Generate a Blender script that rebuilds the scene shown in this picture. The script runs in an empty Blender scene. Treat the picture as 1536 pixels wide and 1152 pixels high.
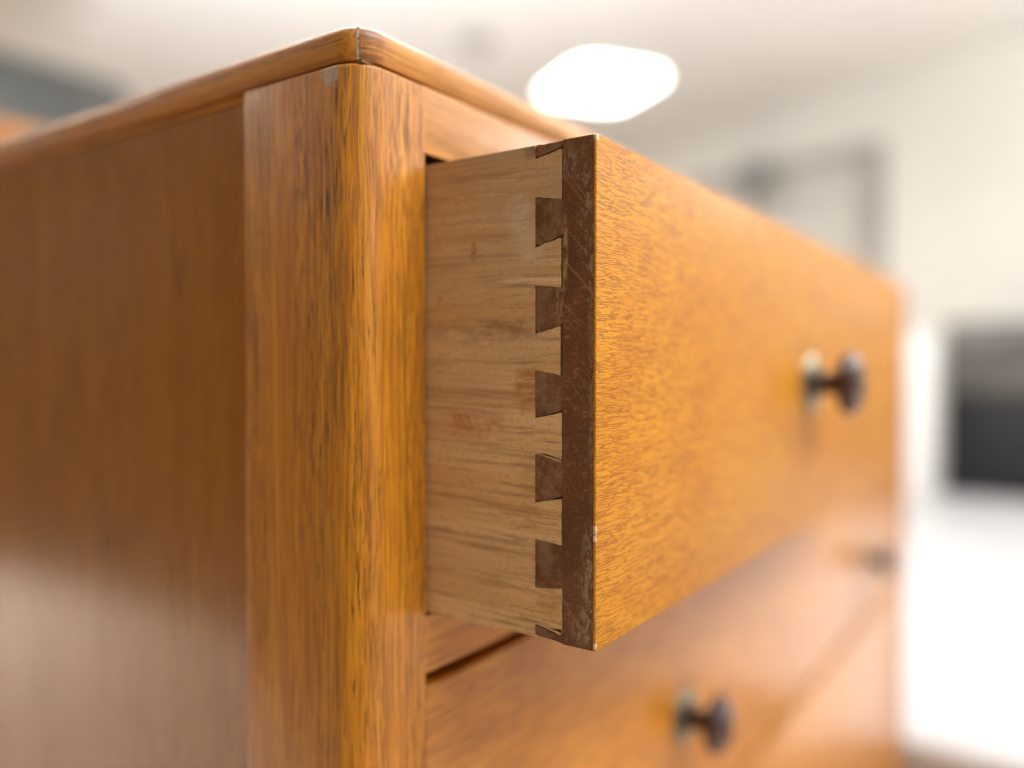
import bpy, bmesh, math, random
from mathutils import Vector, Matrix
random.seed(7)
S = bpy.context.scene
C = S.collection
PI = math.pi

# ------------------------------------------------------------------ camera
cam_d = bpy.data.cameras.new('camera')
cam = bpy.data.objects.new('camera', cam_d)
C.objects.link(cam)
cam.location = (-0.21163, -0.11508, -0.06809)
_yaw, _pit = 0.97040, -0.02034
_fw = Vector((math.sin(_yaw)*math.cos(_pit), math.cos(_yaw)*math.cos(_pit), math.sin(_pit)))
cam.rotation_euler = _fw.to_track_quat('-Z', 'Y').to_euler()
cam_d.sensor_width = 36
cam_d.lens = 36*1226.4/1536
cam_d.clip_start = 0.01
cam_d.clip_end = 60
cam_d.dof.use_dof = True
cam_d.dof.focus_distance = 0.2435
cam_d.dof.aperture_fstop = cam_d.lens/1000/0.0130
S.camera = cam

# ------------------------------------------------------------------ world, exposure
w = bpy.data.worlds.new('World'); S.world = w; w.use_nodes = True
bg = w.node_tree.nodes['Background']
bg.inputs[0].default_value = (1.0, 0.995, 0.98, 1)
bg.inputs[1].default_value = 0.42
S.view_settings.view_transform = 'Standard'
S.view_settings.look = 'None'
S.view_settings.exposure = 0.27
S.cycles.sample_clamp_indirect = 8.0
S.cycles.caustics_reflective = False; S.cycles.caustics_refractive = False
S.cycles.max_bounces = 6; S.cycles.diffuse_bounces = 4; S.cycles.glossy_bounces = 3
S.cycles.use_guiding = True; S.cycles.use_surface_guiding = True; S.cycles.guiding_training_samples = 64
S.cycles.filter_width = 1.15
LAMP_COL = (1.0, 0.98, 0.95)
LAMP_E = 8.5
UP_E = 42.0
STRONG_E = 11.0

# ------------------------------------------------------------------ node helpers
class NT:
    def __init__(s, name):
        s.m = bpy.data.materials.new(name); s.m.use_nodes = True
        s.t = s.m.node_tree; s.t.nodes.clear()
        s.out = s.t.nodes.new('ShaderNodeOutputMaterial')
        s.b = s.t.nodes.new('ShaderNodeBsdfPrincipled')
        s.t.links.new(s.b.outputs[0], s.out.inputs[0])
        s.co = s.t.nodes.new('ShaderNodeTexCoord').outputs['Object']
    def n(s, typ, **kw):
        x = s.t.nodes.new(typ)
        for k, v in kw.items(): setattr(x, k, v)
        return x
    def put(s, sock, v):
        if isinstance(v, bpy.types.NodeSocket): s.t.links.new(v, sock)
        elif isinstance(v, (tuple, list)) and len(v) == 3 and sock.type == 'RGBA': sock.default_value = (*v, 1)
        else: sock.default_value = v
    def math(s, op, a, b=0.0, c=None):
        x = s.n('ShaderNodeMath', operation=op); s.put(x.inputs[0], a); s.put(x.inputs[1], b)
        if c is not None: s.put(x.inputs[2], c)
        return x.outputs[0]
    def vmul(s, v, k, off=(0, 0, 0), rot=None):
        if rot:
            r = s.n('ShaderNodeMapping'); s.put(r.inputs['Vector'], v); r.inputs['Rotation'].default_value = rot; v = r.outputs[0]
        x = s.n('ShaderNodeVectorMath', operation='MULTIPLY_ADD'); s.put(x.inputs[0], v); x.inputs[1].default_value = k; x.inputs[2].default_value = off
        return x.outputs[0]
    def noise(s, vec, scale=1.0, detail=3.0, rough=0.55, dist=0.0, color=False):
        x = s.n('ShaderNodeTexNoise'); s.put(x.inputs['Vector'], vec)
        x.inputs['Scale'].default_value = scale; x.inputs['Detail'].default_value = detail
        x.inputs['Roughness'].default_value = rough; x.inputs['Distortion'].default_value = dist
        return x.outputs['Color' if color else 'Fac']
    def ss(s, v, lo, hi, a=0.0, b=1.0):
        x = s.n('ShaderNodeMapRange', interpolation_type='SMOOTHSTEP'); s.put(x.inputs[0], v)
        for i, q in enumerate((lo, hi, a, b)): x.inputs[1+i].default_value = q
        return x.outputs[0]
    def mix(s, f, a, b, mode='MIX'):
        x = s.n('ShaderNodeMix', data_type='RGBA', blend_type=mode)
        s.put(x.inputs[0], f); s.put(x.inputs[6], a); s.put(x.inputs[7], b)
        return x.outputs[2]
    def warp(s, vec, scale, amt):
        c = s.noise(vec, scale, 2, color=True)
        a = s.n('ShaderNodeVectorMath', operation='MULTIPLY_ADD'); s.put(a.inputs[0], c); a.inputs[1].default_value = (amt,)*3; s.put(a.inputs[2], vec)
        return a.outputs[0]
    def blob(s, c, r, soft=1.0, wob=0.35, wscale=180):
        """soft-edged stain: 1 inside an ellipsoid of radii r round c, wobbling outline"""
        v = s.vmul(s.co, tuple(1/q for q in r), tuple(-a/q for a, q in zip(c, r)))
        l = s.n('ShaderNodeVectorMath', operation='LENGTH'); s.put(l.inputs[0], v)
        d = s.math('ADD', l.outputs['Value'], s.math('MULTIPLY', s.math('SUBTRACT', s.noise(s.co, wscale, 4, 0.65), 0.5), wob*2.5))
        return s.ss(d, 1.0-0.5*soft, 1.0+0.5*soft, 1.0, 0.0)
    def sep(s, v=None):
        x = s.n('ShaderNodeSeparateXYZ'); s.put(x.inputs[0], v or s.co); return x.outputs
    def bump(s, h, strength=0.5, dist=0.001, prev=None):
        x = s.n('ShaderNodeBump'); s.put(x.inputs['Height'], h); x.inputs['Strength'].default_value = strength; x.inputs['Distance'].default_value = dist
        if prev is not None: s.put(x.inputs['Normal'], prev)
        return x.outputs[0]
    def fin(s, col, rough=0.4, bump=None, spec=0.5, metal=0.0, coat=0.0, crough=0.1, emit=None, es=0.0):
        s.put(s.b.inputs['Base Color'], col); s.put(s.b.inputs['Roughness'], rough)
        s.b.inputs['Specular IOR Level'].default_value = spec; s.b.inputs['Metallic'].default_value = metal
        s.put(s.b.inputs['Coat Weight'], coat); s.b.inputs['Coat Roughness'].default_value = crough
        if bump is not None: s.put(s.b.inputs['Normal'], bump)
        if emit: s.put(s.b.inputs['Emission Color'], emit); s.b.inputs['Emission Strength'].default_value = es
        return s.m

AX = {'X': 0, 'Y': 1, 'Z': 2}
def along(axis, k):
    v = [1.0]*3; v[AX[axis]] = k; return tuple(v)

def oak(name, axis, light, mid, dark, seed=0.0, spec=.32, crough=.16, coat=0.38, rough=0.42, fine=1.0, bumpk=0.5, extra=None):
    """varnished open-grained oak, grain along the axis"""
    n = NT(name)
    v = n.vmul(n.co, (1, 1, 1), (seed, seed*1.7, seed*0.6))
    vw = n.warp(v, 22, 0.0035)
    g1 = n.noise(n.vmul(vw, along(axis, .05)), 170, 3, .55)
    g2 = n.noise(n.vmul(vw, along(axis, .028)), 640, 5, .65)
    pores = n.noise(n.vmul(vw, along(axis, .045)), 1300*fine, 3, .6)
    pore2 = n.noise(n.vmul(vw, along(axis, .035)), 470*fine, 4, .6)
    cloud = n.noise(v, 16, 3, .5)
    c = n.mix(n.ss(g1, .35, .65), light, mid)
    c = n.mix(n.ss(g2, .40, .68, 0, .8), c, dark)
    pm = n.ss(pores, .50, .61)
    pm = n.math('MULTIPLY', pm, n.ss(n.noise(n.vmul(vw, along(axis, .08)), 60, 2), .36, .62, .25, 1))
    p2 = n.math('MULTIPLY', n.ss(pore2, .57, .68, 0, .85), n.ss(cloud, .38, .58, .45, 1.0))
    pm = n.math('MAXIMUM', pm, p2)
    c = n.mix(n.math('MULTIPLY', pm, .8), c, tuple(q*.45 for q in dark))
    c = n.mix(n.ss(cloud, .3, .7, 0, .35), c, mid)
    h = n.math('SUBTRACT', n.math('MULTIPLY', g2, .25), pm)
    if extra: c = extra(n, c)
    bp = n.bump(h, bumpk, .0003)
    return n.fin(c, n.math('ADD', rough, n.math('MULTIPLY', pm, .2)), bp, spec=spec, coat=coat, crough=crough)

def veneer(name, axis, light, mid, dark, seed=0.0, extra=None, coat=.35, rough=.42, bumpk=.5, spec=.4, across=1500):
    """figured veneer with short dark flecks along the grain"""
    n = NT(name)
    v = n.vmul(n.co, (1, 1, 1), (seed, seed*.37, seed*1.3))
    vw = n.warp(v, 48, .0016)
    f1 = n.noise(n.vmul(vw, along(axis, .075)), across*.62, 2, .5)
    f2 = n.noise(n.vmul(vw, along(axis, .075)), across*1.7, 2, .55)
    band = n.noise(n.vmul(v, along(axis, .10)), 42, 3, .5)
    fig = n.noise(v, 30, 4, .6)
    drift = n.noise(n.vmul(v, along(axis, .6)), 7, 2, .5)
    dens = n.ss(n.noise(n.vmul(v, along(axis, .5)), 150, 3, .6), .30, .62, .78, 1.0)
    c = n.mix(n.ss(fig, .32, .68), light, mid)
    c = n.mix(n.ss(band, .5, .78, 0, .22), c, dark)
    c = n.mix(n.ss(drift, .42, .62, 0, .35), c, mid)
    fm = n.ss(n.math('ABSOLUTE', n.math('SUBTRACT', f1, .49)), .06, .016)
    fm2 = n.ss(f2, .53, .62, 0, .8)
    fl = n.math('MULTIPLY', n.math('MAXIMUM', fm, fm2), dens)
    c = n.mix(n.math('MULTIPLY', fl, .72), c, dark)
    c = n.mix(n.ss(f1, .60, .72, 0, .3), c, tuple(min(1, q*1.2) for q in light))
    if extra: c = extra(n, c)
    bp = n.bump(n.math('SUBTRACT', 0.0, fl), bumpk*.5, .0003)
    return n.fin(c, rough, bp, spec=spec, coat=coat, crough=.2)

# ------------------------------------------------------------------ materials
def post_wear(n, c):
    sp = n.sep()
    # long dark cracks and ink-dark streaks close to the rounded corner
    vw = n.warp(n.co, 40, .003)
    ck = n.noise(n.vmul(vw, (1, 1, .03), (.31, .2, .11)), 1100, 3, .6)
    near = n.blob((-.030, .072, -.08), (.010, .013, .30), 1.0, .1)
    cm = n.math('MULTIPLY', n.ss(ck, .60, .66), near)
    c = n.mix(n.math('MULTIPLY', cm, .65), c, (.045, .018, .007))
    # grey scuffed patch below the top, dark spot, a dent mark
    g = n.math('MULTIPLY', n.blob((-.0315, .0772, .0240), (.006, .0034, .0040), .8, .6, 420), n.ss(n.noise(n.co, 900, 4, .7), .38, .55, .35, 1))
    c = n.mix(n.math('MULTIPLY', g, .8), c, (.46, .40, .31))
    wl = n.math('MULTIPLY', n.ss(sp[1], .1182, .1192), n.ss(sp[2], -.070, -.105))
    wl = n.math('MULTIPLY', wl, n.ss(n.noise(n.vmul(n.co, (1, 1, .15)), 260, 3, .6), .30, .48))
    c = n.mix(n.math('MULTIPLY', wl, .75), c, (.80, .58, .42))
    d = n.blob((-.0312, .0745, .0165), (.004, .0006, .0038), 1.0, .6, 700)
    c = n.mix(n.math('MULTIPLY', d, .75), c, (.05, .022, .01))
    d2 = n.blob((-.0312, .0785, -.017), (.004, .0009, .0045), 1.2, .7, 700)
    c = n.mix(n.math('MULTIPLY', d2, .7), c, (.06, .03, .006))
    return c
M = {}
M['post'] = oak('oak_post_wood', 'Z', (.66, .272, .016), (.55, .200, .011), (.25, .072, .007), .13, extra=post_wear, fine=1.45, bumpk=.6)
M['edge_side'] = oak('oak_edge_wood_side', 'Y', (.60, .255, .030), (.47, .175, .018), (.26, .08, .012), .41)
def corner_wear(n, c):
    st = n.ss(n.noise(n.vmul(n.co, (.12, .12, 1)), 520, 3, .6), .36, .60)
    m = n.math('MULTIPLY', n.blob((-.028, .066, .0335), (.010, .010, .014), 1.0, .2), st)
    return n.mix(n.math('MULTIPLY', m, .8), c, (.17, .055, .022))
M['edge_front'] = oak('oak_edge_wood_front', 'X', (.66, .285, .030), (.56, .215, .020), (.32, .105, .012), .77, fine=.8, coat=.35, extra=corner_wear)
M['rail'] = oak('oak_rail_wood', 'X', (.64, .275, .028), (.54, .205, .018), (.32, .105, .012), .27, fine=.8)
M['panel'] = oak('side_veneer', 'Z', (.385, .146, .001), (.34, .120, .001), (.285, .090, .001), .93, coat=.8, rough=.4, bumpk=.04, spec=.15, crough=.15)
def edge_chips_glints(n, c):
    for z, rx, rz in ((-.0005, .0016, .0012), (-.1160, .0010, .0012), (-.1185, .0006, .0009), (-.1505, .0010, .0008)):  # worn chips in raw wood, with edge glints painted into the pale colour
        c = n.mix(n.math('MULTIPLY', n.blob((0, 0, z), (rx, .002, rz), .8, .5, 900),   .85), c, (.74, .54, .34))
    m = n.math('MULTIPLY', n.ss(n.sep()[0], .0009, .0002), n.ss(n.noise(n.co, 260, 4, .7), .45, .6))
    return n.mix(n.math('MULTIPLY', m, .5), c, (.34, .13, .03))
M['front'] = veneer('drawer_front_veneer', 'X', (.63, .272, .012), (.56, .218, .008), (.25, .070, .005), .2, coat=.10, rough=.45, spec=.22, extra=edge_chips_glints)
M['front2'] = veneer('lower_drawer_veneer', 'X', (.66, .27, .026), (.57, .215, .018), (.36, .11, .010), .55, coat=.6, across=420)

def endgrain():
    n = NT('mahogany_end_grain')
    sp = n.sep()
    a = n.noise(n.co, 95, 4, .6)
    sp1 = n.noise(n.co, 1500, 3, .65)
    sp2 = n.noise(n.vmul(n.co, (1, .45, 1)), 820, 3, .6)
    c = n.mix(n.ss(a, .3, .7), (.165, .060, .016), (.23, .088, .025))
    c = n.mix(n.ss(sp1, .48, .66, 0, .75), c, (.05, .016, .007))
    c = n.mix(n.ss(sp2, .52, .70, 0, .6), c, (.37, .195, .09))
    tone = n.noise(n.vmul(n.co, (0, .6, 1)), 48, 1, .5)
    c = n.mix(n.ss(tone, .40, .66, 0, .5), c, (.10, .034, .012))
    sp3 = n.noise(n.vmul(n.warp(n.co, 90, .001), (1, .35, 1)), 700, 4, .65)
    c = n.mix(n.ss(sp3, .50, .66, 0, .35), c, (.085, .028, .010))
    # dusty grey bloom on the pins
    y = sp[1]
    pinm = n.math('MULTIPLY', n.ss(y, .0105, .0135), n.ss(n.noise(n.co, 130, 4, .6), .4, .62))
    c = n.mix(n.math('MULTIPLY', pinm, .38), c, (.36, .23, .115))
    # saw scratches: thin lines running down towards the front, in patches
    def scratch(ang, sc, lo, hi, seed):
        v = n.vmul(n.co, (1, .012, 1), (seed, seed, seed), rot=(ang, 0, 0))
        return n.ss(n.noise(v, sc, 1, .4), lo, hi)
    s1 = scratch(math.radians(-50), 620, .668, .695, .3)
    s2 = scratch(math.radians(-52), 900, .675, .705, 1.3)
    s3 = scratch(math.radians(-47), 760, .675, .70, 2.1)
    patch = n.ss(n.noise(n.co, 42, 2, .5), .40, .56)
    sc = n.math('MULTIPLY', n.math('MAXIMUM', n.math('MAXIMUM', s1, s2), s3), patch)
    c = n.mix(n.math('MULTIPLY', sc, .38), c, (.38, .19, .08))
    # pale grime along the outer edge
    st = n.noise(n.vmul(n.warp(n.co, 120, .0008), (1, 1, .45)), 760, 5, .7)
    def smear(cy, cz, ry, rz, k, col, lo=.42, hi=.6):
        m = n.math('MULTIPLY', n.blob((0, cy, cz), (.02, ry, rz), 1.0, .3), n.ss(st, lo, hi))
        return lambda c: n.mix(n.math('MULTIPLY', m, k), c, col)
    c = smear(.0035, -.021, .0030, .015, .5, (.40, .31, .19), .50, .66)(c)
    c = smear(.0010, -.046, .0014, .022, .55, (.40, .33, .20))(c)
    c = smear(.0010, -.082, .0013, .030, .45, (.36, .28, .16))(c)
    c = smear(.0016, -.132, .0030, .015, .65, (.40, .32, .17), .42, .58)(c)
    c = smear(.0030, -.146, .0050, .005, .55, (.40, .30, .19))(c)
    c = smear(.0108, -.034, .0011, .010, .6, (.50, .36, .15), .42, .56)(c)
    c = smear(.0126, -.047, .0011, .007, .55, (.46, .33, .13), .44, .58)(c)
    c = smear(.0085, -.0075, .0050, .0045, .45, (.37, .29, .17))(c)
    h = n.math('ADD', n.math('MULTIPLY', sp1, -.6), n.math('MULTIPLY', sc, -.6))
    return n.fin(c, .62, n.bump(h, .5, .00022), spec=.35)
M['end'] = endgrain()

def drawerside():
    n = NT('drawer_side_wood')
    # grain along Y, tilted slightly
    vw = n.warp(n.co, 26, .0010)
    base = n.vmul(vw, (1, .022, 1), rot=(math.radians(-2), 0, 0))
    g1 = n.noise(base, 110, 3, .55)
    g2 = n.noise(base, 560, 5, .68)
    g3 = n.noise(n.vmul(vw, (1, .05, 1)), 950, 3, .6)
    cl = n.noise(n.vmul(n.co, (1, .45, 1)), 32, 3, .55)
    c = n.mix(n.ss(g1, .34, .66), (.80, .52, .24), (.68, .39, .145))
    c = n.mix(n.ss(g2, .48, .70, 0, .6), c, (.34, .145, .048))
    c = n.mix(n.ss(g3, .55, .68, 0, .5), c, (.24, .10, .035))
    fz = n.noise(n.vmul(vw, (1, .3, 1)), 1700, 3, .65)
    c = n.mix(n.ss(fz, .5, .72, 0, .45), c, (.24, .11, .045))
    brk = n.ss(n.noise(n.vmul(vw, (1, .25, 1), (0, .2, .4)), 480, 5, .7), .36, .60, .15, 1.0)
    c = n.mix(n.ss(g3, .40, .30, 0, .25), c, (.72, .46, .24))
    c = n.mix(n.ss(cl, .45, .7, 0, .3), c, (.44, .28, .155))
    # greyed upper part, soft brown bands, orange shellac stain beside the joint
    z = n.sep()[2]
    c = n.mix(n.ss(z, -.050, -.012, 0, .42), c, (.36, .225, .125))
    def st(c, p, r, k, col, soft=1.0, wob=.35, ws=180):
        return n.mix(n.math('MULTIPLY', n.math('MULTIPLY', n.blob((0, p[0], p[1]), (.03, r[0], r[1]), soft, wob, ws), brk), min(1, k*1.25)), c, col)
    c = st(c, (.0235, -.074), (.0055, .007), .65, (.42, .165, .035))
    c = st(c, (.030, -.0555), (.012, .0032), .45, (.33, .14, .045))
    c = st(c, (.0225, -.108), (.004, .010), .4, (.47, .20, .06))
    c = st(c, (.0160, -.1395), (.0040, .0045), .5, (.46, .20, .05))
    c = st(c, (.0160, -.068), (.006, .0035), .4, (.50, .25, .08))
    c = st(c, (.0230, .001), (.0022, .005), .85, (.27, .10, .04), .6)
    c = st(c, (.0275, -.021), (.0045, .007), .5, (.66, .52, .36), 1.2, .55, 330)
    c = st(c, (.0220, -.031), (.0050, .006), .45, (.70, .53, .33), 1.2, .6, 500)
    c = st(c, (.0330, .000), (.010, .0045), .5, (.46, .36, .20), 1, .5)
    c = st(c, (.045, -.086), (.014, .0045), .45, (.50, .17, .07), 1, .4)
    c = st(c, (.043, -.057), (.020, .004), .35, (.25, .12, .05), 1, .4)
    c = st(c, (.052, -.133), (.012, .010), .35, (.68, .44, .22), 1, .4)
    c = st(c, (.0575, -.020), (.0007, .0007), .4, (.50, .06, .04), .6, .2)
    c = st(c, (.0590, -.0455), (.0010, .0009), .4, (.45, .06, .04), .6, .2)
    c = st(c, (.0450, -.031), (.0012, .003), .6, (.22, .10, .04), .8, .5, 500)
    # pale raised splinters
    spl = n.noise(n.vmul(vw, (1, .05, 1), (0, .3, .7), rot=(math.radians(-4), 0, 0)), 300, 2, .5)
    sm = n.math('MULTIPLY', n.ss(spl, .66, .70), n.ss(n.noise(n.co, 60, 2), .45, .6))
    c = n.mix(n.math('MULTIPLY', sm, .6), c, (.80, .55, .32))
    chat = n.noise(n.vmul(n.co, (1, 1, .35), rot=(math.radians(35), 0, 0)), 520, 2, .5)
    cm = n.math('MULTIPLY', chat, n.blob((0, .046, -.086), (.03, .013, .004), 1, .3))
    c = n.mix(n.ss(cm, .42, .62, 0, .5), c, (.40, .17, .07))
    fib = n.noise(n.co, 1300, 3, .6)
    h = n.math('ADD', n.math('MULTIPLY', g2, -.8), n.math('MULTIPLY', g3, -.6))
    h = n.math('ADD', h, n.math('MULTIPLY', sm, 1.0))
    h = n.math('ADD', h, n.math('MULTIPLY', cm, 2.6))
    h = n.math('ADD', h, n.math('MULTIPLY', fib, .5))
    return n.fin(c, .6, n.bump(h, .85, .0003), spec=.3)
M['side'] = drawerside()

def plain(name, col, rough=.5, spec=.5, metal=0, var=.08, scale=6, coat=0):
    n = NT(name)
    f = n.noise(n.co, scale, 3, .55)
    c = n.mix(n.ss(f, .3, .7), tuple(q*(1-var) for q in col), tuple(min(1, q*(1+var)) for q in col))
    return n.fin(c, rough, spec=spec, metal=metal, coat=coat)
M['inner'] = plain('carcase_wood', (.20, .095, .035), .7, .3, scale=30, var=.2)
M['filler'] = plain('grey_filler', (.36, .30, .25), .7, .3, var=.6, scale=900)
M['brass'] = plain('aged_brass', (.30, .26, .18), .34, .5, metal=.85, var=.2, scale=120)
M['knob'] = plain('dark_knob_lacquer', (.050, .016, .012), .30, .4, var=.3, scale=90, coat=.25)
M['white'] = plain('white_paint', (.80, .79, .77), .35, .5, var=.02)
M['tablewhite'] = plain('matt_white_laminate', (.52, .52, .53), .4, .5, var=.03)
M['ceil'] = plain('ceiling_paint', (.86, .84, .81), .9, .2, var=.03, scale=1.2)
M['wall'] = plain('cream_wall_paint', (.84, .82, .76), .85, .2, var=.03, scale=1.0)
M['darkwall'] = plain('dark_wall_paint', (.022, .018, .015), .8, .3, var=.2, scale=2)
M['floor'] = plain('pale_floor', (.82, .68, .57), .40, .4, var=.06, scale=3)
M['black'] = plain('black_finish', (.016, .016, .017), .5, .3, var=.2)
M['smoke'] = plain('grey_finish', (.12, .11, .10), .35, .5, var=.25, scale=3)
M['slate'] = plain('slate_grey_finish', (.066, .066, .060), .6, .3, var=.2, scale=3)
M['frame'] = plain('grey_frame_paint', (.42, .40, .36), .6, .3, var=.08)
M['print'] = plain('pale_print', (.62, .60, .55), .6, .3, var=.06, scale=4)
M['blue'] = plain('blue_grey_finish', (.23, .235, .245), .5, .4, var=.15, scale=5)
M['oldwood'] = oak('golden_cabinet_wood', 'X', (.60, .25, .05), (.5, .19, .03), (.28, .09, .018), 1.9, bumpk=.05)
def lamp(name, e, col=LAMP_COL):
    n = NT(name)
    m = n.fin((.9, .9, .9), .5, emit=col, es=e)
    m.cycles.emission_sampling = 'FRONT'
    return m
M['lamp'] = lamp('lit_diffuser', LAMP_E)
M['fill_lamp2'] = lamp('fill_pendant_diffuser', LAMP_E*.6)  # this and the following glows belong to added fill lights
M['fill_lamp3'] = lamp('bright_fill_diffuser', STRONG_E)
M['fill_lamp4'] = lamp('bright_side_fill_diffuser', STRONG_E*10.5)
M['fill_uplight'] = lamp('fill_pendant_uplight', UP_E, (.90, .95, 1))
M['fill_torch'] = lamp('fill_floor_lamp_glow', 54.0, (.90, .95, 1))
M['fill_uplight2'] = lamp('soft_fill_uplight', UP_E*.65)

# ------------------------------------------------------------------ mesh helpers
def link(name, bm, mat, parent=None, smooth=35, loc=None):
    me = bpy.data.meshes.new(name)
    bmesh.ops.recalc_face_normals(bm, faces=bm.faces)
    bm.to_mesh(me); bm.free()
    for p in me.polygons: p.use_smooth = True
    me.set_sharp_from_angle(angle=math.radians(smooth))
    me.materials.append(mat)
    o = bpy.data.objects.new(name, me); C.objects.link(o)
    if parent is not None: attach(o, parent)
    if loc is not None: o.location = loc
    return o
bpy_root_inv = {}
def attach(o, parent):
    o.parent = parent
    # mesh coordinates stay in the scene's own frame: undo the chain of parents
    o.matrix_parent_inverse = bpy_root_inv.get(parent.name, Matrix.Identity(4))
def empty(name, loc, label=None, cat=None, group=None):
    o = bpy.data.objects.new(name, None); C.objects.link(o); o.location = loc; o.empty_display_size = .05
    bpy_root_inv[o.name] = Matrix.Translation(-Vector(loc))
    tag(o, label, cat, group); return o
def tag(o, label=None, cat=None, group=None, kind=None):
    for k, v in (('label', label), ('category', cat), ('group', group), ('kind', kind)):
        if v: o[k] = v
    return o
def box_bm(x0, x1, y0, y1, z0, z1, bev=0.0, seg=2, bm=None):
    b = bmesh.new()
    vs = [b.verts.new((x, y, z)) for x in (x0, x1) for y in (y0, y1) for z in (z0, z1)]
    for f in ((0, 1, 3, 2), (4, 6, 7, 5), (0, 4, 5, 1), (2, 3, 7, 6), (0, 2, 6, 4), (1, 5, 7, 3)): b.faces.new([vs[i] for i in f])
    if bev: bmesh.ops.bevel(b, geom=b.edges[:], offset=bev, segments=seg, profile=.5, affect='EDGES')
    if bm is not None:
        me = bpy.data.meshes.new('tmp'); b.to_mesh(me); b.free(); bm.from_mesh(me); bpy.data.meshes.remove(me); return bm
    return b
def box(name, x0, x1, y0, y1, z0, z1, mat, parent=None, bev=0.0, seg=2):
    return link(name, box_bm(x0, x1, y0, y1, z0, z1, bev, seg), mat, parent)
def prism_bm(pts, axis, c0, c1, bevels=()):
    """pts: outline in the plane of the two other axes; bevels: list of (predicate(edge), offset, segments)"""
    def P(a, b, c):
        return {'X': (c, a, b), 'Y': (a, c, b), 'Z': (a, b, c)}[axis]
    b = bmesh.new()
    lo = [b.verts.new(P(*p, c0)) for p in pts]; hi = [b.verts.new(P(*p, c1)) for p in pts]
    n = len(pts)
    b.faces.new(lo[::-1]); b.faces.new(hi)
    for i in range(n): b.faces.new((lo[i], lo[(i+1) % n], hi[(i+1) % n], hi[i]))
    bmesh.ops.recalc_face_normals(b, faces=b.faces)
    for pred, off, seg in bevels:
        es = [e for e in b.edges if pred(e)]
        if es: bmesh.ops.bevel(b, geom=es, offset=off, segments=seg, profile=.5, affect='EDGES')
    return b
def arc(cx, cy, r, a0, a1, n):
    return [(cx+r*math.cos(math.radians(a0+(a1-a0)*i/n)), cy+r*math.sin(math.radians(a0+(a1-a0)*i/n))) for i in range(n+1)]
def lathe_bm(prof, seg=40):
    """profile of (radius, distance out); axis points to -Y"""
    b = bmesh.new(); rings = []
    for r, d in prof:
        if r < 1e-6: rings.append([b.verts.new((0, -d, 0))])
        else: rings.append([b.verts.new((r*math.cos(2*PI*i/seg), -d, r*math.sin(2*PI*i/seg))) for i in range(seg)])
    for A, B in zip(rings, rings[1:]):
        for i in range(seg):
            j = (i+1) % seg
            if len(A) == 1: b.faces.new((A[0], B[i], B[j]))
            elif len(B) == 1: b.faces.new((A[i], A[j], B[0]))
            else: b.faces.new((A[i], A[j], B[j], B[i]))
    return b

# ------------------------------------------------------------------ the setting
FL, CE = -.95, 1.43
tag(box('floor', -5, 9, -4.6, 8, FL-.1, FL, M['floor']), kind='structure')
tag(box('ceiling', -5, 9, -4.6, 8, CE, CE+.1, M['ceil']), kind='structure')
b = prism_bm([(3.45, -2.45), (5.6, 4.93), (5.75, 4.89), (3.6, -2.50)], 'Z', FL, CE)
tag(link('wall_right', b, M['wall']), kind='structure')
tag(box('wall_back', -1.55, 5.58, 4.9, 5.05, FL, CE, M['wall']), kind='structure')
tag(box('wall_left', -1.7, -1.55, -3.0, 5.05, FL, CE, M['darkwall']), kind='structure')

# ------------------------------------------------------------------ ceiling light, added fill lights
def glowing(o, glow, up):
    """only the top or the bottom face of the slab gives off light"""
    o.data.materials.append(glow)
    for p in o.data.polygons:
        if (p.normal.z > .9) if up else (p.normal.z < -.9): p.material_index = 1
    return o
def ceiling_light(x, y, sx, sy, rz, label, group=None):
    t = empty('ceiling_light', (x, y, CE), label, 'ceiling light', group)
    rim = []
    for cx, cy, a in ((sx/2-.13, sy/2-.13, 0), (-sx/2+.13, sy/2-.13, 90), (-sx/2+.13, -sy/2+.13, 180), (sx/2-.13, -sy/2+.13, 270)): rim += arc(cx, cy, .15, a, a+90, 8)
    o = link('frame', prism_bm(rim, 'Z', -.016, -.001), M['white']); o.parent = t
    rr = .13
    rp = []
    for cx, cy, a in ((sx/2-rr, sy/2-rr, 0), (-sx/2+rr, sy/2-rr, 90), (-sx/2+rr, -sy/2+rr, 180), (sx/2-rr, -sy/2+rr, 270)): rp += arc(cx, cy, rr-.001, a, a+90, 8)
    d = link('diffuser', prism_bm(rp, 'Z', -.026, -.004), M['white']); d.parent = t; glowing(d, M['lamp'], False)
    t.rotation_euler.z = rz
    return t
ceiling_light(3.60, 1.93, .50, .58, -.575, 'lit white ceiling panel glowing above the far edge of the open drawer')
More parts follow.
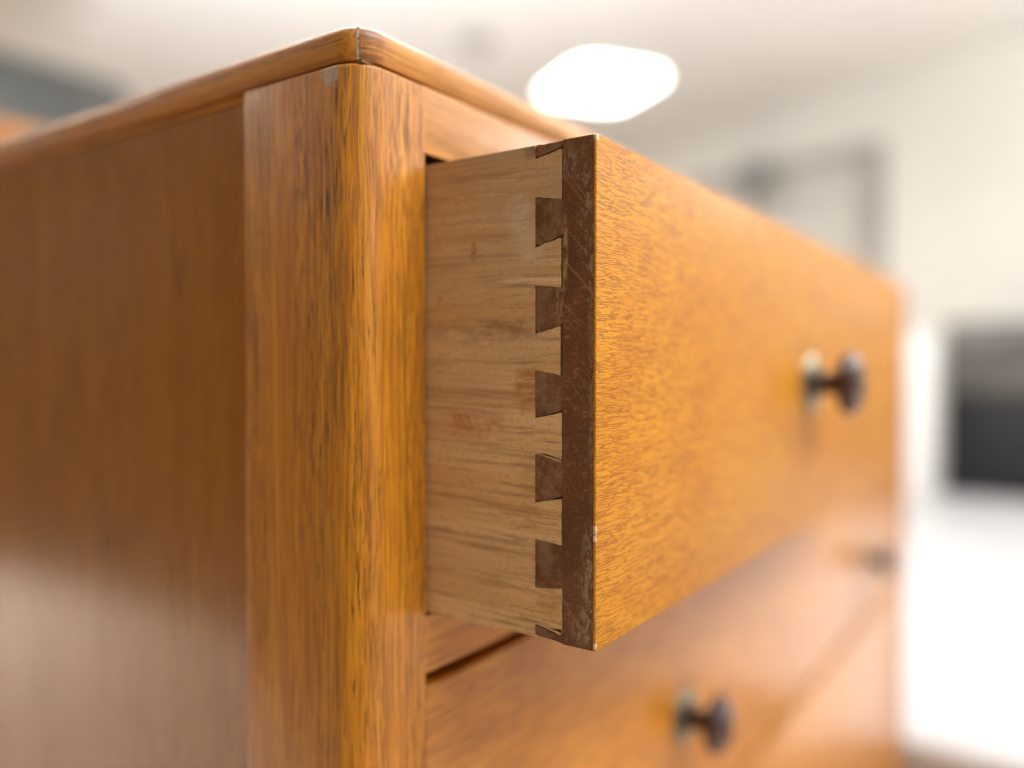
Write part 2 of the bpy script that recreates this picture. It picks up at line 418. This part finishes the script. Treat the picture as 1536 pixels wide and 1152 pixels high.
def fill_pendant(x, y, sx, sy, label, drop=.30, glow='fill_lamp2', up='fill_uplight', skirt=0):  # unseen pendants added to brighten the ceiling, room and floor
    t = empty('fill_pendant_light', (x, y, CE), label, 'ceiling light', 'added panel lights hung below the ceiling')
    fr = bmesh.new(); f = .015
    for (a0, a1, b0, b1) in ((-sx/2-f, sx/2+f, -sy/2-f, -sy/2), (-sx/2-f, sx/2+f, sy/2, sy/2+f), (-sx/2-f, -sx/2, -sy/2, sy/2), (sx/2, sx/2+f, -sy/2, sy/2)):
        box_bm(a0, a1, b0, b1, -drop-.025, -drop+.025, bm=fr)
    o = link('frame', fr, M['white']); o.parent = t
    if skirt:
        sk = bmesh.new()
        for (a0, a1, b0, b1) in ((-sx/2-f, sx/2+f, -sy/2-f, -sy/2), (-sx/2-f, sx/2+f, sy/2, sy/2+f), (-sx/2-f, -sx/2, -sy/2, sy/2), (sx/2, sx/2+f, -sy/2, sy/2)):
            box_bm(a0, a1, b0, b1, -drop-.0255-skirt, -drop-.0255, bm=sk)
        o = link('shade', sk, M['black']); o.parent = t  # deep skirt added to keep this lamp's direct light off the chest
    d = link('diffuser', box_bm(-sx/2+.001, sx/2-.001, -sy/2+.001, sy/2-.001, -drop-.019, -drop-.004), M['white']); d.parent = t; glowing(d, M[glow], False)
    if up:
        d = link('fill_uplight', box_bm(-sx/2+.001, sx/2-.001, -sy/2+.001, sy/2-.001, -drop+.004, -drop+.019), M['white']); d.parent = t; glowing(d, M[up], True)
    for a in (-sx/2-.007, sx/2+.007):
        w_ = link('wire', box_bm(a-.002, a+.002, -.002, .002, -drop+.0255, -.001), M['black']); w_.parent = t
fill_pendant(.2, -1.3, 1.1, .5, 'added lit panel light hung in front of the left end of the chest', .42)
fill_pendant(2.3, -1.0, 1.1, .5, 'added bright panel light hung above the broad white table', .60, 'fill_lamp3', 'fill_uplight2')
fill_pendant(.95, 1.0, .9, .5, 'added lit panel light hung right over the chest of drawers', .34)
fill_pendant(-1.0, 3.2, .6, 1.1, 'added panel light in a deep black shade hung near the dark left wall', .16, 'fill_lamp4', 'fill_uplight2', .42)
fill_pendant(-.1, -3.8, .9, .5, 'added lit panel light hung at the end farthest in front of the chest', .12, 'fill_lamp2', None)

def fill_floor_lamp(x, y, top):  # unseen uplighter added behind the chest to brighten the ceiling
    t = empty('fill_floor_lamp', (x, y, FL), 'added black floor lamp throwing its light up at the ceiling behind the chest', 'floor lamp')
    def disc(name, prof, mat):
        o = link(name, lathe_bm(prof, 36), mat); o.rotation_euler.x = -PI/2; o.parent = t; return o
    disc('base', [(0, 0), (.15, 0), (.15, .02), (.02, .03), (0, .03)], M['black'])
    disc('pole', [(0, .0305), (.012, .0305), (.012, top-FL-.14), (0, top-FL-.14)], M['black'])
    disc('bowl', [(0, top-FL-.139), (.06, top-FL-.135), (.22, top-FL-.06), (.27, top-FL), (.262, top-FL), (.21, top-FL-.05), (0, top-FL-.06)], M['black'])
    o = disc('bulb_plate', [(0, top-FL-.02), (.235, top-FL-.02), (.235, top-FL-.03), (0, top-FL-.03)], M['white'])
    o.data.materials.append(M['fill_torch'])
    for p in o.data.polygons:
        if p.normal.y < -.9: p.material_index = 1
fill_floor_lamp(1.25, 1.75, -.22)

# ------------------------------------------------------------------ chest of drawers
XR = .945                                  # inner right side of the case
FY = .0645                                 # plane of the case front
chest = empty('chest_of_drawers', (.4575, .28, FL), 'honey brown varnished wooden chest of drawers with its top drawer pulled open', 'chest of drawers')
# front corner posts, rounded at the outer corner
def post(name, mirror=False, y0=FY, y1=.121, r=.0115):
    xo, xi = -.0315, -.0012
    pts = [(xi, y0)] + [(xi, y1-.0003)] + arc(xo+.003, y1-.003, .003, 90, 180, 6) + arc(xo+r, y0+r, r, 180, 270, 16)
    if mirror: pts = [(XR+.0012*0 - p[0] - 0, p[1]) for p in pts][::-1]
    bev = [(lambda e: all(v.co.z > .0259 for v in e.verts), .0013, 4)]
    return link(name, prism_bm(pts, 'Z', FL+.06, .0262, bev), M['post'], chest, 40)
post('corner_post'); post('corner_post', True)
def rear_post(mirror=False):
    x0, x1 = (-.0315, -.0012) if not mirror else (XR+.0012, XR+.0315)
    return box('corner_post', x0, x1, .455, .51, FL+.06, .0262, M['post'], chest, .0012)
rear_post(); rear_post(True)
# side panels between the posts, a narrow rail over each
box('side_panel', -.0283, -.018, .1205, .4555, FL+.09, .0238, M['panel'], chest)
box('side_panel', XR+.018, XR+.0283, .1205, .4555, FL+.09, .0238, M['panel'], chest)
for x0, x1 in ((-.0293, -.017), (XR+.017, XR+.0293)):
    box('side_rail', x0, x1, .1206, .4554, .0240, .0268, M['edge_side'], chest, .0008)
# the top: a board inside mitred edge mouldings, corner joint packed with grey filler
TO, TF, Z0, Z1, WI = -.0307, .0653, .0270, .0388, .045
R = .0115
top_out = lambda e: all(v.co.z > Z1-1e-4 for v in e.verts) and min(min(abs(v.co.x-TO) for v in e.verts), min(abs(v.co.y-TF) for v in e.verts)) < .008 and not any(v.co.x > TO+WI-.002 and v.co.y > TF+WI-.002 for v in e.verts)
bot_out = lambda e: all(v.co.z < Z0+1e-4 for v in e.verts) and min(min(abs(v.co.x-TO) for v in e.verts), min(abs(v.co.y-TF) for v in e.verts)) < .008 and not any(v.co.x > TO+WI-.002 and v.co.y > TF+WI-.002 for v in e.verts)
mid = 224.0
g = 2.2
ptsL = [(TO, .52)] + arc(TO+R, TF+R, R, 180, mid-g, 8) + [(TO+WI-.0002, TF+WI), (TO+WI-.0002, .52)]
def outer(zc):
    def pr(e):
        if not all(abs(v.co.z-zc) < 1e-4 for v in e.verts): return False
        m = (e.verts[0].co+e.verts[1].co)/2
        dx, dy = m.x-TO, m.y-TF
        if dx < 1e-4 or dy < 1e-4: return m.y < .51 and m.x < .97
        return math.hypot(m.x-TO-R, m.y-TF-R) > R*.985 and dx < R and dy < R
    return pr
link('edge_moulding', prism_bm(ptsL, 'Z', Z0, Z1, [(outer(Z1), .0040, 6), (outer(Z0), .0008, 2)]), M['edge_side'], chest, 40)
XE = XR+.0308
ptsF = [(XE, TF)] + [(XE, TF+WI), (TO+WI, TF+WI-.0002)] + arc(TO+R, TF+R, R, mid+g, 270, 8)
link('edge_moulding', prism_bm(ptsF, 'Z', Z0, Z1, [(outer(Z1), .0040, 6), (outer(Z0), .0008, 2)]), M['edge_front'], chest, 40)
ptsM = [(TO+R+(R-.0003)*math.cos(math.radians(a)), TF+R+(R-.0003)*math.sin(math.radians(a))) for a in (mid-g, mid+g)] + [(TO+R*.75, TF+R*.66), (TO+R*.66, TF+R*.75)]
link('joint_filler', prism_bm(ptsM, 'Z', Z0+.0006, Z1-.0012), M['filler'], chest)
box('top_board', TO+WI, XE, TF+WI, .52, Z0+.0005, Z1-.0002, M['edge_front'], chest)
box('sub_top', -.028, XR+.028, .0668, .51, .0263, .0269, M['inner'], chest)
# rails across the front
b = box_bm(-.0010, XR+.001, FY+.0004, .0667, .0040, .0268)
es = [e for e in b.edges if all(v.co.y < FY+.001 for v in e.verts) and all(v.co.z > .02 for v in e.verts)]
bmesh.ops.bevel(b, geom=es, offset=.0018, segments=4, profile=.5, affect='EDGES')
link('top_rail', b, M['rail'], chest, 40)
def rail(z0, z1, r=.0042):
    b = box_bm(-.0010, XR+.001, FY+.0004, .10, z0, z1)
    es = [e for e in b.edges if all(v.co.y < FY+.001 for v in e.verts) and all(v.co.z < z0+.001 for v in e.verts)]
    bmesh.ops.bevel(b, geom=es, offset=r, segments=5, profile=.5, affect='EDGES')
    return link('drawer_rail', b, M['rail'], chest, 40)
rail(-.1740, -.1528)
rail(-.3490, -.3390, .002); rail(-.7470, -.7370, .002); rail(FL+.085, FL+.115, .002)
box('divider', .506, .522, FY+.0006, .45, -.1527, .0039, M['rail'], chest, .0005)
box('back_panel', -.001, XR+.001, .495, .505, FL+.06, .0262, M['inner'], chest)
box('inner_side', -.0115, -.0025, .1, .494, FL+.09, .026, M['inner'], chest)
box('inner_side', XR+.0025, XR+.0115, .1, .494, FL+.09, .026, M['inner'], chest)
box('dust_board', .0, XR, .1001, .494, -.166, -.158, M['inner'], chest)
box('plinth', -.025, XR+.025, .075, .50, FL, FL+.0595, M['rail'], chest, .002)

# knob prototypes
def add_knob(x, y, z, parent):
    prof = [(0, .0270), (.005, .0268), (.011, .0258), (.0150, .0236), (.0166, .0210), (.0162, .0184), (.0136, .0162), (.0092, .0148), (.0062, .0136), (.0052, .0115), (.0054, .0085), (.0066, .0054), (.0076, .0032), (.0076, .0020), (0, .0020)]
    k = link('knob', lathe_bm(prof), M['knob'], parent, 60)
    k.location = (x, y, z)
    pp = [(.0078, .0042), (.0090, .0044), (.0118, .0036), (.0132, .0026), (.0150, .0022), (.0158, .0012), (.0158, .0001), (0, .0001)]
    p = link('backplate', lathe_bm(pp), M['brass'], parent, 60)
    p.location = (x, y, z)
def closed_drawer(x0, x1, z0, z1, knobs):
    b = bmesh.new()
    y0 = FY+.020
    box_bm(x0+.006, x0+.015, y0, .44, z0+.004, z1-.006, bm=b); box_bm(x1-.015, x1-.006, y0, .44, z0+.004, z1-.006, bm=b)
    box_bm(x0+.0151, x1-.0151, .431, .44, z0+.012, z1-.006, bm=b); box_bm(x0+.0151, x1-.0151, y0, .4309, z0+.008, z0+.0119, bm=b)
    d = link('drawer', b, M['inner'], chest)
    box('front_board', x0, x1, FY+.0013, FY+.0199, z0, z1, M['front2'], d, .0011, 3)
    for kx, kz in knobs: add_knob(kx, FY+.0008, kz, d)
    return d
closed_drawer(.524, XR-.0015, -.1510, .0025, [(.735, -.0765)])
closed_drawer(.0006, XR-.0015, -.3370, -.1772, [(.2255, -.267), (.735, -.2755)])
closed_drawer(.0006, XR-.0015, -.7350, -.3508, [(.2255, -.545), (.735, -.545)])
box('apron', .0, XR, FY+.004, .085, FL+.116, -.7475, M['rail'], chest, .001)

# ------------------------------------------------------------------ the open drawer
DL, DH = .503, .152
LAP, INN = .0114, .0212
b = bmesh.new()
box_bm(DL-.0105, DL-.0002, .0212, .40, -DH+.004, -.004, bm=b)        # far side
box_bm(.0101, DL-.0106, .39, .40, -DH+.014, -.010, bm=b)            # back
box_bm(.0101, DL-.0106, .0213, .3899, -DH+.010, -DH+.0139, bm=b)    # bottom
od = link('drawer', b, M['inner'], chest)
od['label'] = 'pulled-out top drawer showing its dovetailed side'
rj = random.Random(3)
def jag(p, q, n=8, amp=.00015):
    out = []
    for i in range(n):
        t = i/n; a = 0 if i == 0 else amp
        out.append((p[0]+(q[0]-p[0])*t+rj.uniform(-a, a), p[1]+(q[1]-p[1])*t+rj.uniform(-a, a)))
    return out
# tails: (z top at outer, z top at inner, z bottom at inner, z bottom at outer)
pins = [  # (top inner, top outer, bottom outer, bottom inner)
    (-.0003, -.0003, -.0025, -.0044),
    (-.0160, -.0176, -.0291, -.0313),
    (-.0429, -.0441, -.0557, -.0578),
    (-.0689, -.0705, -.0817, -.0837),
    (-.0948, -.0962, -.1077, -.1098),
    (-.1212, -.1219, -.1350, -.1361),
    (-.1475, -.1489, -DH+.0003, -DH+.0012),
]
# gap (top, bottom, inner) of each pin, metres
gaps = [(0, .00058, .00042), (.00020, .00046, .00040), (.00010, .00018, .00044), (.00012, .00046, .00016), (.00020, .00038, .00036), (.00012, .00010, .00030), (.00040, 0, .00016)]
toolong = [.00034, .00066, .00085, .00026, .00022, .00010]           # slack between each tail's end and the lap
THK = .0100
for i, ((ti, to, bo, bi), (gt, gb, gi)) in enumerate(zip(pins, gaps)):
    k = .0008 if 0 < i < 5 or i == 0 else .0001       # saw nicks at the lower corners
    pts = [(LAP, bo+gb+k), (LAP+k, bo+gb)] + jag((LAP+k, bo+gb), (INN-gi-k, bi+gb))[1:] + [(INN-gi-k*.9, bi+gb+k*.2)] + jag((INN-gi, bi+gb+k), (INN-gi, ti-gt)) + jag((INN-gi, ti-gt), (LAP, to-gt)) + [(LAP, to-gt)]
    link('dovetail_pin', prism_bm(pts, 'X', 0, THK), M['end'], od, 25)
# the side board with its tails reaching into the front
pts = [(.40, -.0002), (INN, -.0002)]
pts += jag((INN, -.0002), (INN, pins[0][3]))[1:]
for i in range(6):
    p, q = pins[i], pins[i+1]
    e = LAP+toolong[i]
    pts += jag((INN, p[3]), (e, p[2])) + jag((e, p[2]), (e, q[1]), 9)
    if i == 3:      # split sliver over the fifth pin
        pts += [(e, q[1]), (.0130, q[1]+.0004), (.0155, q[1]+.0013), (.0182, q[1]+.0017), (.0200, q[1]+.0013)]
    elif i == 5:
        pts += [(e, q[1]), (.0118, q[1]+.0013), (.0150, q[1]+.0011), (.0185, q[1]+.0009)]
    else: pts += jag((e, q[1]), (INN, q[0]))
    pts += [(INN, q[0])]
pts += jag((INN, pins[6][0]), (INN, -DH+.0006))[1:] + [(INN, -DH+.0006), (.40, -DH+.0006)]
link('side_board', prism_bm(pts, 'X', .00004, THK), M['side'], od, 25)
# pale broken slivers in the two open joints
def sliver(z, a):
    pts = [(LAP+.0003, z-.00025), (.0135, z+.0000+a*.2), (.0160, z+a*.6), (.0196, z+a), (.0192, z+a-.00022), (.0158, z+a*.45-.0002), (.0132, z-.00025), (LAP+.0006, z-.0005)]
    link('splinter', prism_bm(pts, 'X', -.0002, .004), M['splinter'], od)
M['splinter'] = plain('raw_splinter_wood', (.62, .38, .19), .7, .2, var=.1, scale=900)
sliver(-.0962, .0014); sliver(-.1487, .0013)
# front: dark solid board and its face veneer
b = box_bm(0, DL, .0011, LAP-.00003, -DH, 0)
link('front_board', b, M['end'], od)
box_bm_ = box_bm(.0101, DL, LAP, .0210, -DH+.0004, -.0004)
link('front_lining', box_bm_, M['inner'], od)
b = box_bm(-.00005, DL+.0001, 0, .0011, -DH-.0002, .0002, .00045, 3)
link('front_veneer', b, M['front'], od, 40)
add_knob(.237, 0, -.0765, od)

# ------------------------------------------------------------------ things around, far out of focus
t = empty('white_table', (2.25, -.4, FL), 'broad white table top standing low to the right beyond the chest', 'table')
box('table_top', .985, 3.43, -1.5, .62, -.61, -.568, M['tablewhite'], t, .004)
for x0, x1, y0, y1 in ((1.0, 1.025, -1.48, .60), (3.38, 3.405, -1.48, .60), (1.026, 3.379, -1.48, -1.455), (1.026, 3.379, .575, .60)):
    box('side_panel', x0, x1, y0, y1, FL, -.6101, M['tablewhite'], t, .002)
t = empty('black_cabinet', (3.8, -.25, FL), 'black cabinet with a smoky grey upper front behind the white table', 'cabinet')
box('body', 3.62, 4.05, -.95, .325, FL, .12, M['black'], t, .006)
box('upper_door', 3.605, 3.619, -.94, .315, -.165, .11, M['smoke'], t, .003)
box('lower_door', 3.605, 3.619, -.94, .315, FL+.06, -.172, M['black'], t, .003)
t = empty('white_cupboard', (3.42, .40, FL), 'narrow upright white cupboard beside the black cabinet', 'cupboard')
box('body', 3.36, 3.60, .335, .45, FL, .06, M['white'], t, .006)
box('door', 3.345, 3.3599, .338, .447, FL+.05, .055, M['white'], t, .003)
t = empty('framed_picture', (4.45, 1.2, .3), 'large pale picture in a grey frame on the far white wall', 'picture')
u = Vector((.281, .96, 0)); nrm = Vector((-.96, .281, 0))
def wallbox(name, s0, s1, z0, z1, d0, d1, mat, parent):
    o0 = Vector((3.45, -2.45, 0))
    c = [o0+u*s+nrm*d for s, d in ((s0, d0), (s1, d0), (s1, d1), (s0, d1))]
    return link(name, prism_bm([(p.x, p.y) for p in c], 'Z', z0, z1), mat, parent)
wallbox('canvas', 3.39, 4.42, .36, 1.02, .012, .022, M['print'], t)
wallbox('frame', 3.27, 3.389, .30, 1.10, .01, .04, M['frame'], t)
wallbox('frame', 4.421, 4.54, .30, 1.10, .01, .04, M['frame'], t)
wallbox('frame', 3.39, 4.42, 1.021, 1.10, .01, .04, M['frame'], t)
wallbox('frame', 3.39, 4.42, .30, .359, .01, .04, M['frame'], t)
t = empty('wall_fitting', (4.47, 1.42, .55), 'small round blue-grey fitting on an arm in front of the grey framed picture', 'wall fitting')
b = bmesh.new(); bmesh.ops.create_uvsphere(b, u_segments=24, v_segments=14, radius=.095, matrix=Matrix.Translation((4.40, 1.40, 1.02)) @ Matrix.Diagonal((1, 1.1, .9, 1)))
link('housing', b, M['blue'], t)
box('arm', 4.385, 4.415, 1.385, 1.415, .20, .93, M['slate'], t, .004)
box('wall_plate', 4.415, 4.60, 1.38, 1.42, .17, .24, M['slate'], t, .004)
t = empty('smoke_detector', (2.80, 2.14, CE), 'small round pale grey fitting on the ceiling left of the lit panel', 'smoke detector')
b = lathe_bm([(0, .045), (.05, .043), (.075, .03), (.085, .0), (0, 0)], 28)
o = link('housing', b, M['frame']); o.parent = t; o.rotation_euler.x = PI/2
t = empty('dark_bookcase', (.3, 3.0, FL), 'tall dark grey cupboard behind the chest at far left', 'cupboard')
box('body', -.9, 1.46, 2.72, 3.2, FL, .95, M['slate'], t, .01)
box('door', -.89, .28, 2.70, 2.719, FL+.06, .93, M['slate'], t, .004)
box('door', .29, 1.45, 2.70, 2.719, FL+.06, .93, M['slate'], t, .004)
t = empty('wooden_cabinet', (.1, 1.8, FL), 'golden wooden cabinet corner just showing above the chest top at far left', 'cabinet')
box('body', -.28, .62, 1.62, 2.0, FL, .385, M['oldwood'], t, .006)
box('cabinet_top', -.30, .64, 1.60, 2.02, .3851, .41, M['oldwood'], t, .006)
